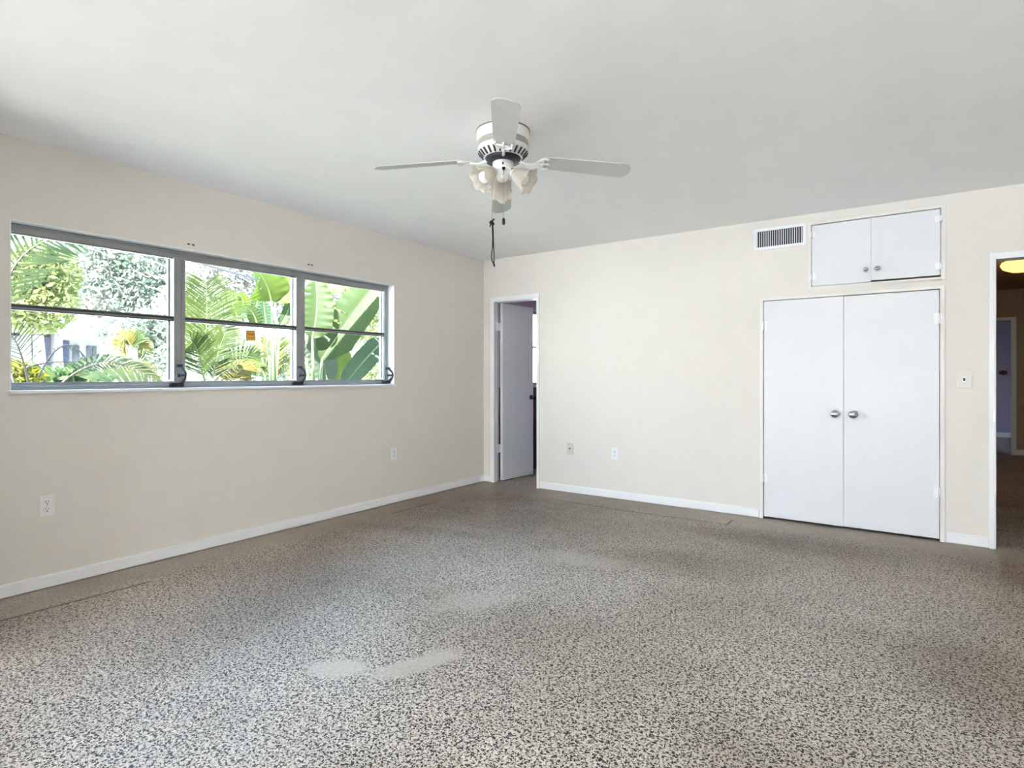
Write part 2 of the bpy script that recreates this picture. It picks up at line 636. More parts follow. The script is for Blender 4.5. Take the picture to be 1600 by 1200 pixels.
# entry casing and jamb
mb = MB()
mb.box((4.332, -0.012, 0.0), (4.362, 0.0, 2.0))
mb.box((4.362, -0.012, 1.965), (5.2, 0.0, 2.0))
mb.box((5.16, -0.012, 0.0), (5.2, 0.0, 1.965))
mb.box((4.362, -0.004, 0.0), (4.368, T + 0.005, 1.965))
mb.box((4.368, -0.004, 1.955), (5.16, T + 0.005, 1.965))
mb.box((4.368, 0.05, 0.0), (4.374, 0.09, 1.955))
mb.box((4.332, T, 1.965), (5.2, T + 0.014, 2.03))
ent = struct('trim_entry_door', mb, M['trim'], bevel=0.002)
mb = MB(); mb.box((4.353, -0.0135, 0.86), (4.3625, -0.0115, 0.93))
mb.build('strike_plate', M['steel'], ent)
# casing at the end of the hall
mb = MB()
mb.box((5.07, 6.115, 0.0), (5.13, 6.14, 2.03))
mb.box((4.5, 6.115, 1.985), (5.07, 6.14, 2.03))
struct('trim_hall_door', mb, M['trim'])

# ------------------------------------------------------------------ bathroom door
ang = math.radians(84.4)
d1 = bpy.data.objects.new('door_1', None)
COL.objects.link(d1)
d1.location = (0.150, 0.103, 0.0)
d1.rotation_euler = (0, 0, ang)
tag(d1, 'narrow white flush door standing open into the bathroom', 'door', kind='structure')
mb = MB(); mb.box((0.0, -0.034, 0.012), (0.545, 0.0, 1.965))
leaf = mb.build('door_leaf', M['door'], d1, bevel=0.002)
for z in (1.66, 0.32):
    mb = MB(); mb.box((-0.056, -0.012, z), (0.0, -0.006, z + 0.09)); mb.tube([(-0.006, -0.014, z), (-0.006, -0.014, z + 0.09)], 0.007)
    mb.build('hinge', M['trim'], d1)
mb = MB()
mb.lathe([(0.026, 0.0), (0.026, 0.006), (0.011, 0.010), (0.011, 0.030), (0.022, 0.034), (0.028, 0.046), (0.024, 0.060), (0.002, 0.064)],
         20, Matrix.Translation((0.50, -0.034, 0.915)) @ Matrix.Rotation(PI / 2, 4, 'X'), cap0=True)
mb.build('knob', M['knob_dark'], d1)

# ------------------------------------------------------------------ window_1: three aluminium awning units
wroot = bpy.data.objects.new('window_1', None)
COL.objects.link(wroot)
wroot['kind'] = 'structure'
FX0, FX1 = -0.135, -0.08
y0, y1, z0, z1 = WIN
mb = MB()
mb.box((FX0, y0, 1.95), (FX1, y1, z1))
mb.box((FX0, y0, z0), (FX1, y1, 1.125))
mb.box((FX0, y0, 1.125), (FX1, -4.065, 1.95))
mb.box((FX0, -1.384, 1.125), (FX1, y1, 1.95))
mb.box((FX1, y0, 1.982), (FX1 + 0.012, y1, 1.992))
mb.box((FX1, y0, 1.108), (FX1 + 0.010, y1, 1.116))
mb.build('window_frame', M['alu'], wroot, bevel=0.0015)
for a, b, c in ((-3.224, -3.178, -3.151), (-2.305, -2.252, -2.227)):
    mb = MB()
    mb.box((FX0, a, 1.125), (FX1, b - 0.002, 1.95))
    mb.box((FX0, b + 0.002, 1.125), (FX1 - 0.004, c, 1.95))
    mb.box((FX0, b - 0.002, 1.125), (FX1 - 0.012, b + 0.002, 1.95))
    mb.build('mullion', M['alu'], wroot, bevel=0.0015)
units = ((-4.065, -3.224), (-3.151, -2.305), (-2.227, -1.384))
for a, b in units:
    for lo, hi in ((1.125, 1.546), (1.546, 1.95)):
        mb = MB()
        xa, xb = -0.118, -0.094
        top = hi > 1.9
        mb.box((xa, a, lo), (xb, b, lo + (0.017 if top else 0.008)))
        mb.box((xa, a, hi - (0.008 if top else 0.016)), (xb, b, hi))
        mb.box((xa, b - 0.030, lo + 0.017), (xb, b - 0.018, hi - 0.016))
        sash = mb.build('sash', M['alu'], wroot)
        mb = MB()
        if top:
            mb.box((xb, a, lo), (xb + 0.012, b, lo + 0.011))
            mb.build('gasket', M['alu_dark'], sash)
        else:
            mb.box((xb, a, hi - 0.016), (xb + 0.006, b, hi - 0.011))
            mb.build('gasket', M['alu_dark'], sash)
        mb = MB()
        mb.box((-0.108, a, lo + 0.004), (-0.104, b, hi - 0.004))
        mb.build('pane', M['glass'], sash)
for yc in (-3.195, -2.285, -1.36):
    mb = MB()
    mb.box((-0.079, yc - 0.062, 1.098), (-0.045, yc + 0.018, 1.122))
    arc = [(-0.062 + 0.052 * math.sin(PI * k / 12), yc + 0.012 * math.sin(PI * k / 12), 1.112 + 0.125 * k / 12) for k in range(13)]
    mb.tube(arc, [0.011] * 4 + [0.008] * 5 + [0.009] * 4, 8)
    mb.tube([(-0.012, yc + 0.01, 1.172), (-0.045, yc - 0.012, 1.172)], 0.008, 8)
    mb.ball((-0.048, yc - 0.014, 1.172), 0.013, 10)
    mb.box((-0.08, yc - 0.012, 1.226), (-0.05, yc + 0.014, 1.244))
    mb.build('crank', M['black'], wroot, bevel=0.001)
mb = MB()
mb.box((FX1, y0, 1.075), (0.0, y1, 1.090))
mb.box((0.0, y0 - 0.004, 1.073), (0.026, y1 + 0.004, 1.090))
mb.build('window_sill', M['trim'], wroot, bevel=0.002)

mb = MB()
mb.box((FX1, y1 - 0.004, 1.090), (0.001, y1 + 0.001, z1)); mb.box((FX1, y0 - 0.001, 1.090), (0.001, y0 + 0.004, z1))
mb.box((FX1, y0 + 0.004, z1 - 0.004), (0.001, y1 - 0.004, z1 + 0.001))
mb.build('reveal', M['trim'], wroot)

# small yellow sticker on the middle pane, with rows of brown print
stk = thing('warning_sticker', 'small square yellow sticker on the middle window pane', 'sticker', (-0.1035, -2.6755, 1.466))
mb = MB(); mb.box((0, -0.036, -0.038), (0.0006, 0.036, 0.038))
mb.build('backing', paint('sticker_brown', (0.22, 0.11, 0.02), 0.5, 0.02), stk)
mb = MB(); mb.box((0.0006, -0.030, -0.032), (0.0010, 0.030, 0.032))
mb.build('face', paint('sticker_yellow', (0.80, 0.42, 0.04), 0.5, 0.05), stk)
mb = MB()
mb.box((0.0010, -0.022, 0.006), (0.0013, 0.023, 0.012))
mb.box((0.0010, -0.025, -0.020), (0.0013, -0.004, -0.016)); mb.box((0.0010, 0.002, -0.020), (0.0013, 0.022, -0.016))
mb.build('print', paint('sticker_print', (0.20, 0.07, 0.01), 0.5, 0.02), stk)

# old curtain-rod screws above the window
for i, (yy, zz, lab) in enumerate(((-3.155, 2.036, 'tiny black pair of curtain screws above the left mullion of the window'),
                                   (-2.238, 2.046, 'tiny black pair of curtain screws above the right mullion of the window'))):
    sc = thing('curtain_screws', lab, 'screw', (0.0, yy, zz), group='leftover curtain-rod screws above the window')
    for k in (-0.016, 0.014):
        mb = MB(); mb.lathe([(0.0045, 0.0), (0.0055, 0.006), (0.002, 0.009)], 10, Matrix.Translation((0, k, 0)) @ Matrix.Rotation(PI / 2, 4, 'Y'), cap0=True, cap1=True)
        mb.box((0.0, k - 0.009, -0.002), (0.003, k + 0.009, 0.003))
        mb.build('screw_head', M['black'], sc)

# bathroom window seen through the gap
w2 = bpy.data.objects.new('window_2', None)
COL.objects.link(w2)
w2['kind'] = 'structure'
a, b, lo, hi = BATHWIN
mb = MB()
mb.box((-0.13, a, hi - 0.04), (-0.07, b, hi)); mb.box((-0.13, a, lo), (-0.07, b, lo + 0.04))
mb.box((-0.13, a, lo + 0.04), (-0.07, a + 0.04, hi - 0.04)); mb.box((-0.13, b - 0.04, lo + 0.04), (-0.07, b, hi - 0.04))
mb.box((-0.125, 1.0, lo + 0.04), (-0.075, 1.03, hi - 0.04)); mb.box((-0.12, a + 0.04, 1.52), (-0.08, b - 0.04, 1.545))
mb.build('window_frame', M['alu'], w2)
mb = MB(); mb.box((-0.102, a + 0.04, lo + 0.04), (-0.098, b - 0.04, hi - 0.04))
mb.build('pane', M['glass'], w2)
mb = MB(); mb.box((-0.07, a, lo - 0.015), (0.02, b, lo))
mb.build('window_sill', M['trim'], w2)

# ------------------------------------------------------------------ closet with double doors
def knob_mb(c, r):
    m = MB()
    k = r / 0.029
    m.lathe([(0.024 * k, 0.0), (0.024 * k, 0.004), (0.011 * k, 0.008), (0.010 * k, 0.026), (0.020 * k, 0.030), (0.028 * k, 0.040),
             (0.029 * k, 0.050), (0.024 * k, 0.060), (0.012 * k, 0.065), (0.001, 0.066)], 24,
            Matrix.Translation(c) @ Matrix.Rotation(PI / 2, 4, 'X'), cap0=True)
    return m


def hinge_mb(x, z, side, h=0.075):
    m = MB()
    m.tube([(x, -0.014, z), (x, -0.014, z + h)], 0.0085, 8)
    m.box((x, -0.011, z), (x + side * 0.034, -0.004, z + h))
    m.box((x - side * 0.012, -0.016, z), (x, -0.011, z + h))
    return m


clo = thing('built_in_closet', 'tall white closet with a pair of flush doors beside the entry', 'closet', (3.48, 0.0, 0.0))
ox = 3.48
mb = MB()
mb.box((2.872 - ox, -0.010, 0.0), (2.899 - ox, 0.10, 1.785))
mb.box((4.064 - ox, -0.010, 0.0), (4.092 - ox, 0.10, 1.785))
mb.box((2.872 - ox, -0.010, 1.781), (4.092 - ox, 0.10, 1.806))
mb.build('frame', M['jamb'], clo, bevel=0.002)
for x0_, x1_, kx, hx, side in ((2.904, 3.4715, 3.418, 2.902, 1), (3.4725, 4.060, 3.537, 4.063, -1)):
    mb = MB()
    yf = -0.006 if side > 0 else 0.001
    mb.box((x0_ - ox, yf, 0.018), (x1_ - ox, 0.026, 1.776))
    dr = mb.build('door', M['door'], clo, bevel=0.002)
    knob_mb((kx - ox, yf, 0.876), 0.030).build('knob', M['chrome'], dr)
    for hz in ((1.535, 0.300) if side > 0 else (1.535, 0.310)):
        hinge_mb(hx - ox, hz, side).build('hinge', M['trim'], dr)

cab = thing('overhead_cabinet', 'white two-door cabinet built into the wall above the closet', 'cabinet', (3.66, 0.0, 1.85))
ox, oz = 3.66, 1.85
mb = MB()
mb.box((3.228 - ox, -0.010, 1.846 - oz), (3.252 - ox, 0.10, 2.376 - oz))
mb.box((4.071 - ox, -0.010, 1.846 - oz), (4.097 - ox, 0.10, 2.376 - oz))
mb.box((3.252 - ox, -0.010, 2.350 - oz), (4.071 - ox, 0.10, 2.376 - oz))
mb.box((3.252 - ox, -0.010, 1.846 - oz), (4.071 - ox, 0.10, 1.866 - oz))
mb.build('frame', M['jamb'], cab, bevel=0.002)
for x0_, x1_, kx, hx, side, dz in ((3.256, 3.6505, 3.620, 3.254, 1, 0.0), (3.6515, 4.067, 3.693, 4.070, -1, 0.010)):
    mb = MB(); mb.box((x0_ - ox, -0.006, 1.869 + dz - oz), (x1_ - ox, 0.014, 2.344 - oz))
    dr = mb.build('door', M['door'], cab, bevel=0.002)
    knob_mb((kx - ox, -0.006, 1.957 - oz), 0.019).build('knob', M['chrome'], dr)
    for hz in (1.92, 2.25):
        hinge_mb(hx - ox, hz - oz, side, 0.045).build('hinge', M['trim'], dr)

# ------------------------------------------------------------------ air vent
vent = thing('air_vent', 'white wall vent with dark upright louvres beside the overhead cabinet', 'vent', (3.02, 0.0, 2.29))
ox, oz = 3.02, 2.29
mb = MB()
mb.box((2.828 - ox, -0.012, 2.200 - oz), (3.214 - ox, 0.0, 2.222 - oz)); mb.box((2.828 - ox, -0.012, 2.352 - oz), (3.214 - ox, 0.0, 2.374 - oz))
mb.box((2.828 - ox, -0.012, 2.222 - oz), (2.857 - ox, 0.0, 2.352 - oz)); mb.box((3.190 - ox, -0.012, 2.222 - oz), (3.214 - ox, 0.0, 2.352 - oz))
mb.build('frame', M['trim'], vent, bevel=0.003)
mb = MB(); mb.box((2.857 - ox, -0.0025, 2.222 - oz), (3.190 - ox, -0.0005, 2.352 - oz))
mb.build('duct', M['black'], vent)  # black sheet standing in for the unlit depth behind the louvres
for k in range(20):
    x = 2.864 + (3.190 - 2.864) * (k + 0.5) / 20 - ox
    mb = MB(); mb.box((x - 0.0021, -0.012, 2.222 - oz), (x + 0.0021, -0.003, 2.352 - oz))
    mb.build('louvre', M['trim'], vent)

# ------------------------------------------------------------------ outlets and switch
def rot_for(wall):
    return 0.0 if wall == 'far' else PI / 2      # plates are modelled facing -y


def duplex(name, label, loc, wall, group):
    o = thing(name, label, 'outlet', loc, rot_for(wall), group)
    m = MB(); m.box((-0.035, -0.006, -0.057), (0.035, 0.0, 0.057)); m.build('plate', M['plate'], o, bevel=0.0025)
    for z in (0.0195, -0.0195):
        m = MB()
        m.lathe([(0.0168, 0.0), (0.0168, 0.0025), (0.0155, 0.0035)], 20, Matrix.Translation((0, -0.0055, z)) @ Matrix.Rotation(PI / 2, 4, 'X'), cap0=True, cap1=True)
        r = m.build('receptacle', M['plate'], o)
        m = MB()
        m.box((-0.0075, -0.0096, z - 0.001), (-0.0045, -0.0088, z + 0.0085)); m.box((0.0045, -0.0096, z), (0.0075, -0.0088, z + 0.0075))
        m.tube([(0, -0.0096, z - 0.008), (0, -0.0088, z - 0.008)], 0.0033, 10)
        m.build('slots', M['slot'], r)
    m = MB(); m.tube([(0, -0.0068, 0), (0, -0.0055, 0)], 0.003, 10); m.build('screw', M['steel'], o)
    return o

duplex('wall_outlet', 'white duplex outlet low on the window wall below the left pane', (0.0, -3.928, 0.452), 'left', 'white duplex outlets')
duplex('wall_outlet', 'white duplex outlet low on the window wall nearest the corner door', (0.0, -1.349, 0.452), 'left', 'white duplex outlets')
duplex('wall_outlet', 'white duplex outlet on the closet wall, right of the almond plate', (1.579, 0.0, 0.428), 'far', 'white duplex outlets')
o = thing('cable_plate', 'almond wall plate with one dark round hole near the corner door', 'outlet', (1.092, 0.0, 0.438))
mb = MB(); mb.box((-0.035, -0.006, -0.057), (0.035, 0.0, 0.057)); mb.build('plate', M['almond'], o, bevel=0.0025)
mb = MB(); mb.tube([(0, -0.014, 0.002), (0, -0.005, 0.002)], 0.0075, 12); mb.build('jack', M['slot'], o)
for z in (0.04, -0.04):
    mb = MB(); mb.tube([(0, -0.0072, z), (0, -0.0055, z)], 0.003, 10); mb.build('screw', M['steel'], o)
o = thing('light_switch', 'cream light switch plate beside the entry doorway', 'light switch', (4.198, 0.0, 1.14))
mb = MB(); mb.box((-0.043, -0.007, -0.059), (0.043, 0.0, 0.059)); mb.build('plate', paint('cream_plate', (0.78, 0.75, 0.70), 0.4, 0.01), o, bevel=0.003)
mb = MB(); mb.box((-0.009, -0.0074, -0.016), (0.009, -0.0066, 0.016)); mb.build('slot_surround', M['steel'], o)
mb = MB(); mb.box((-0.006, -0.019, -0.008), (0.006, -0.0065, 0.012)); mb.build('toggle', M['slot'], o, bevel=0.001)

# ------------------------------------------------------------------ ceiling fan
FC = Vector((2.166, -2.630, H))
fan = thing('ceiling_fan', 'white four-blade ceiling fan with three tulip lamp shades', 'ceiling fan', FC, YAW)
# in fan space: +x = to the right in the photo, +y = away, z down from the ceiling
mb = MB()
mb.lathe([(0.122, 0.0), (0.137, -0.001), (0.138, -0.010), (0.1365, -0.045), (0.131, -0.052), (0.1295, -0.088), (0.132, -0.092),
          (0.131, -0.104), (0.129, -0.110), (0.103, -0.137), (0.088, -0.141), (0.05, -0.141)], 48, cap0=True, cap1=True)
house = mb.build('motor_housing', M['fan_white'], fan)
mb = MB(); mb.lathe([(0.1385, -0.0008), (0.1405, -0.0015), (0.1405, -0.0055), (0.1385, -0.0065)], 48)
mb.build('rim', M['fan_edge'], house)  # dark ring drawn in for the gap and shadow at the ceiling
mb = MB(); mb.lathe([(0.1305, -0.0555), (0.132, -0.057), (0.1318, -0.084), (0.130, -0.0855)], 48)
mb.build('band', M['fan_band'], house)
mb = MB()
for k in range(26):
    a = 2 * PI * k / 26
    Mx = Matrix.Rotation(a, 4, 'Z') @ Matrix.Translation((0.1165, 0, -0.1255)) @ Matrix.Rotation(math.radians(-46), 4, 'Y')
    mb.box((-0.019, -0.0042, -0.003), (0.018, 0.0042, 0.003), Mx)
mb.build('vent_slots', M['navy'], house)
mb = MB(); mb.lathe([(0.092, -0.139), (0.094, -0.143), (0.088, -0.158), (0.05, -0.161)], 40, cap0=True, cap1=True)
mb.build('flywheel', M['navy'], fan)

def blade(angle, pitch, droop):
    R = Matrix.Rotation(angle, 4, 'Z') @ Matrix.Translation((0.08, 0, -0.150)) @ Matrix.Rotation(droop, 4, 'Y')
    P = R @ Matrix.Translation((0.12, 0, 0.002)) @ Matrix.Rotation(pitch, 4, 'X') @ Matrix.Translation((-0.12, 0, 0))
    # outline in the blade's own plane, x outwards
    L0, L1, w0, w1 = 0.115, 0.585, 0.052, 0.064
    out = [(L0 + 0.012, -w0 * 0.75), (L0 + 0.02, -w0 * 0.95), (L0 + 0.06, -w0 * 1.03), (L1 - 0.05, -w1)]
    out += [(L1 - 0.05 + 0.036 * math.sin(a), -w1 + 0.030 * (1 - math.cos(a))) for a in (0.5, 0.9, 1.2)]
    out += [(L1 - 0.004, -w1 * 0.42), (L1, -w1 * 0.2), (L1, w1 * 0.2), (L1 - 0.004, w1 * 0.42)]
    out += [(L1 - 0.05 + 0.036 * math.sin(a), w1 - 0.030 * (1 - math.cos(a))) for a in (1.2, 0.9, 0.5)]
    out += [(L1 - 0.05, w1), (L0 + 0.06, w0 * 1.03), (L0 + 0.02, w0 * 0.95), (L0 + 0.012, w0 * 0.75)]
    n = len(out)
    th = 0.0055
    m = MB()
    top = [P @ Vector((x, y, th / 2)) for x, y in out]
    bot = [P @ Vector((x, y, -th / 2)) for x, y in out]
    m.add(top + bot, [tuple(range(n)), tuple(range(2 * n - 1, n - 1, -1))] + [(i, i + n, (i + 1) % n + n, (i + 1) % n) for i in range(n)])
    b = m.build('blade', M['fan_blade'], fan, bevel=0.001)
    # iron: neck from the flywheel, then a pierced yoke of two prongs and a cross bar
    m = MB()
    m.tube([R @ Vector(p) for p in ((-0.01, 0, 0.004), (0.02, 0, -0.006), (0.05, 0, -0.016), (0.078, 0, -0.012), (0.098, 0, -0.006))], [0.010, 0.008, 0.007, 0.007, 0.008], 8)
    for s in (-1, 1):
        m.tube([P @ Vector(p) for p in ((0.092, 0, -0.007), (0.105, s * 0.018, -0.009), (0.118, s * 0.036, -0.009), (0.135, s * 0.046, -0.008), (0.158, s * 0.040, -0.006))],
               [0.006, 0.006, 0.007, 0.007, 0.005], 8)
    m.tube([P @ Vector(p) for p in ((0.092, 0, -0.007), (0.13, 0, -0.009), (0.160, 0, -0.006))], [0.006, 0.005, 0.005], 8)
    m.tube([P @ Vector(p) for p in ((0.126, -0.044, -0.008), (0.131, 0, -0.009), (0.126, 0.044, -0.008))], 0.005, 8)
    for x, y in ((0.15, -0.042), (0.15, 0.042), (0.155, 0.0)):
        m.ball(P @ Vector((x, y, -0.009)), 0.006, 8)
    m.build('blade_iron', M['fan_white'], b)

PITCH = math.radians(-12)
for angd, dr in ((-88, 0.0), (2, 5.0), (92, 8.5), (182, 5.0)):
    blade(math.radians(angd), PITCH, math.radians(dr))

mb = MB()
mb.lathe([(0.050, -0.160), (0.055, -0.164), (0.055, -0.205), (0.052, -0.211), (0.040, -0.222), (0.030, -0.230), (0.027, -0.236)], 32, cap0=True, cap1=True)
sw = mb.build('switch_housing', M['fan_white'], fan)
mb = MB()
mb.box((-0.004, -0.058, -0.190), (0.004, -0.054, -0.178))
mb.build('reverse_switch', M['black'], sw)
for s in (-1, 1):
    mb = MB(); mb.ball((s * 0.047, -0.029, -0.205), 0.005, 8)
    mb.build('screw', M['black'], sw)
mb = MB(); mb.lathe([(0.026, -0.232), (0.030, -0.238), (0.029, -0.246), (0.020, -0.256), (0.006, -0.260)], 24, cap0=True, cap1=True)
mb.build('finial', M['fan_white'], fan)

SHTILT = math.radians(58)
for i, angd in enumerate((96, 216, 338)):
    a = math.radians(angd)
    R = Matrix.Rotation(a, 4, 'Z') @ Matrix.Translation((0.040, 0, -0.212)) @ Matrix.Rotation(PI - SHTILT, 4, 'Y')
    # local +z now points outwards and down
    mb = MB()
    mb.lathe([(0.012, -0.01), (0.013, 0.012), (0.024, 0.016), (0.026, 0.034), (0.024, 0.038)], 20, R, cap0=True, cap1=True)
    arm = mb.build('lamp_holder', M['fan_white'], fan)
    prof, nn = [], 14
    for k in range(nn):
        t = k / (nn - 1)
        r = 0.026 + 0.022 * math.sin(min(1, t / 0.62) * PI / 2) + (0.016 * ((t - 0.62) / 0.38) ** 1.6 if t > 0.62 else 0)
        prof.append((r, 0.030 + 0.098 * t))
    mb = MB()
    mb.lathe(prof, 48, R, fn=lambda q, k: 1 + 0.16 * (k / (nn - 1)) ** 2.5 * math.cos(6 * q + 0.5))
    mb.build('lamp_shade', M['frost'], arm, solid=0.0025)
    mb = MB()
    mb.lathe([(0.014, 0.036), (0.015, 0.05), (0.026, 0.066), (0.031, 0.084), (0.028, 0.102), (0.016, 0.114), (0.002, 0.118)], 20, R, cap0=True, cap1=True)
    mb.build('bulb', M['plate'], arm)

# pull chains
def chain(x, y, ztop, zbot, r=0.0022):
    m = MB()
    m.tube([(x, y, ztop), (x, y, zbot)], r * 0.7, 6)
    n = int((ztop - zbot) / 0.009)
    for k in range(n):
        m.ball((x, y, ztop - (k + 0.5) * (ztop - zbot) / n), r, 6)
    return m
ch = chain(0.004, -0.060, -0.212, -0.470)
c1 = ch.build('pull_chain', M['steel'], fan)
mb = MB(); mb.lathe([(0.002, -0.466), (0.007, -0.470), (0.008, -0.494), (0.005, -0.500)], 12, Matrix.Translation((0.004, -0.060, 0)), cap0=True, cap1=True)
mb.build('pendant', M['black'], c1)
mb = MB(); mb.lathe([(0.0085, -0.207), (0.0085, -0.214), (0.003, -0.222)], 12, Matrix.Translation((0.004, -0.060, 0)), cap0=True, cap1=True)
mb.build('ferrule', M['black'], c1)
c2 = chain(-0.056, -0.020, -0.205, -0.470)
c2.build('pull_chain', M['steel'], fan)

# black lace knotted on the longer pull chain
lp = Matrix.Rotation(YAW, 4, 'Z') @ Vector((-0.056, -0.020, 0))
lace = thing('lace', 'black lace loop knotted to the left pull chain of the fan', 'lace', (FC.x + lp.x, FC.y + lp.y, H - 0.470), YAW)
mb = MB()
mb.ball((-0.004, 0, -0.008), 0.010, 10, 1.1, 0.9, 1.0)
mb.ball((0.003, -0.004, -0.016), 0.009, 10)
mb.tube([(-0.004, 0, -0.002), (0.006, -0.004, 0.004), (0.011, -0.004, 0.010)], 0.004, 8)
mb.tube([(-0.006, 0, -0.012), (-0.010, 0.002, -0.022), (-0.010, 0.003, -0.03)], 0.003, 8)
mb.build('knot', M['cord'], lace)
mb = MB()
zz = [-0.012, -0.04, -0.09, -0.13, -0.16, -0.185, -0.205, -0.222]
xl = [0.000, 0.001, 0.003, 0.002, -0.001, -0.003, -0.001, 0.008]
xr = [0.003, 0.005, 0.006, 0.007, 0.009, 0.010, 0.010, 0.009]
mb.tube([(x, 0.0, z) for x, z in zip(xl, zz)], 0.0027, 8)
mb.tube([(x, -0.002, z) for x, z in zip(xr, zz)], 0.0027, 8)
mb.tube([(0.008, -0.001, -0.220), (0.010, -0.001, -0.228), (0.013, -0.001, -0.236)], [0.004, 0.005, 0.004], 8)
mb.build('loop', M['cord'], lace)

# ------------------------------------------------------------------ hall lamp and wall box
hl = thing('hall_ceiling_lamp', 'glowing warm flush ceiling lamp in the hallway beyond the entry', 'ceiling lamp', (4.86, 3.13, H))
mb = MB(); mb.lathe([(0.10, 0.0), (0.14, -0.004), (0.145, -0.025), (0.13, -0.03)], 32, cap0=True, cap1=True)
mb.build('canopy', M['steel'], hl)
mb = MB(); mb.lathe([(0.13, -0.03), (0.17, -0.05), (0.185, -0.085), (0.165, -0.125), (0.10, -0.155), (0.01, -0.165)], 32, cap0=True, cap1=True, fn=lambda q, k: 1 + 0.02 * math.cos(10 * q))
mb.build('lamp_bowl', emit_mat('lit_lamp_glass', (1.0, 0.58, 0.17), 0.33), hl)
lt = bpy.data.lights.new('hall_bulb', 'POINT')
lt.energy = 0.9
lt.color = (1.0, 0.62, 0.30)
lt.shadow_soft_size = 0.12
lo_ = bpy.data.objects.new('hall_bulb', lt)
lo_.location = (4.86, 3.13, H - 0.26)
COL.objects.link(lo_)
o = thing('wall_box', 'small dark red oval box on the lilac wall at the end of the hall', 'wall box', (5.27, 9.2, 1.22))
mb = MB(); mb.lathe([(0.055, 0.0), (0.06, 0.012), (0.05, 0.022), (0.002, 0.026)], 24, Matrix.Rotation(PI / 2, 4, 'X') @ Matrix.Diagonal((1.15, 0.7, 1, 1)), cap0=True)
mb.build('cover', M['red_plaque'], o)

# ------------------------------------------------------------------ outdoors
mb = MB()
mb.box((-90, -70, -0.30), (60, 60, -0.22))
lawn = NT('lawn_grass')
g = lawn.noise(lawn.pos(), 3.0, 4.0)
lawn_m = lawn.finish(lawn.principled(**{'Base Color': lawn.ramp(g, [(0.3, (0.16, 0.17, 0.11)), (0.7, (0.28, 0.28, 0.20))]), 'Roughness': 0.9}))
struct('floor_lawn', mb, lawn_m)
mb = MB(); mb.box((-3, -22, -0.22), (9, -10.55, -0.02)); mb.box((-9, -22, -0.22), (-0.2, 8, -0.19))
struct('floor_patio', mb, M['patio'])  # unseen pale paving, added to bounce sunlight up to the ceiling
mb = MB(); mb.box((-1.7, -6.0, -0.188), (-0.2, 3.0, -0.17))
mb2 = MB(); mb2.box((-4.6, -9.0, -0.188), (-1.7, 5.0, -0.175))
struct('floor_front_lawn', mb2, paint('front_lawn', (0.12, 0.125, 0.085), 0.95, 0.3, 0, 0.1, 20))  # unseen dark ground, added to cut the bounce onto the ceiling
struct('floor_planting_bed', mb, paint('dark_mulch', (0.10, 0.08, 0.06), 0.95, 0.25, 0, 0.1, 14))  # out of view, kept dark to lessen the bounce by the window
mb = MB(); mb.box((-34.0, -40, -0.22), (-12.5, 45, -0.205))
struct('floor_street', mb, paint('pale_street', (0.55, 0.54, 0.52), 0.9, 0.05))

LEAF = dict(
    banana=leaf_mat('banana_leaf', (0.019, 0.035, 0.009), (0.025, 0.042, 0.011), 0.45, 0.35, 5),
    bright=leaf_mat('sunny_banana_leaf', (0.043, 0.066, 0.008), (0.054, 0.075, 0.012), 0.5, 0.35, 5),  # sunlit yellow-green put into the leaf colour
    deep=leaf_mat('deep_green_banana_leaf', (0.021, 0.043, 0.020), (0.029, 0.053, 0.025), 0.35, 0.3, 5),  # darker green of leaves in shade, put into the colour
    grey=leaf_mat('grey_green_banana_leaf', (0.038, 0.052, 0.034), (0.046, 0.061, 0.040), 0.4, 0.4, 5),
    palm=leaf_mat('palm_leaflet', (0.023, 0.039, 0.009), (0.041, 0.057, 0.011), 0.4, 0.4, 3),
    palm_dark=leaf_mat('dark_palm_leaflet', (0.019, 0.033, 0.015), (0.034, 0.048, 0.019), 0.35, 0.4, 3),
    palm_gold=leaf_mat('golden_palm_leaflet', (0.061, 0.054, 0.009), (0.078, 0.064, 0.014), 0.4, 0.4, 3),
    oak=leaf_mat('oak_leaf', (0.10, 0.135, 0.095), (0.20, 0.215, 0.175), 0.4, 0.5, 1.2),
    oak_grey=leaf_mat('greyish_leaf', (0.13, 0.13, 0.115), (0.22, 0.205, 0.18), 0.4, 0.5, 1.2),
    lime=leaf_mat('lime_leaf', (0.081, 0.109, 0.033), (0.130, 0.143, 0.053), 0.45, 0.5, 0.8),
    bush=leaf_mat('bush_leaf', (0.030, 0.061, 0.023), (0.057, 0.087, 0.030), 0.4, 0.4, 2),
    yellow=leaf_mat('yellow_leaf', (0.133, 0.126, 0.011), (0.114, 0.126, 0.023), 0.45, 0.4, 3),
)
M['stem'] = paint('green_stem', (0.09, 0.13, 0.04), 0.5, 0.08)
M['stem_brown'] = paint('brown_frond_stem', (0.06, 0.045, 0.032), 0.6, 0.08)
M['bark'] = paint('grey_bark', (0.27, 0.24, 0.22), 0.9, 0.2, 0, 0.2, 4)
M['trunk_tan'] = paint('tan_palm_trunk', (0.52, 0.42, 0.32), 0.9, 0.15, 0, 0.2, 6)


def bez(p0, p1, sag, n):
    """points from p0 to p1 with a mid offset vector"""
    return [p0.lerp(p1, t) + sag * (4 * t * (1 - t)) for t in (k / n for k in range(n + 1))]


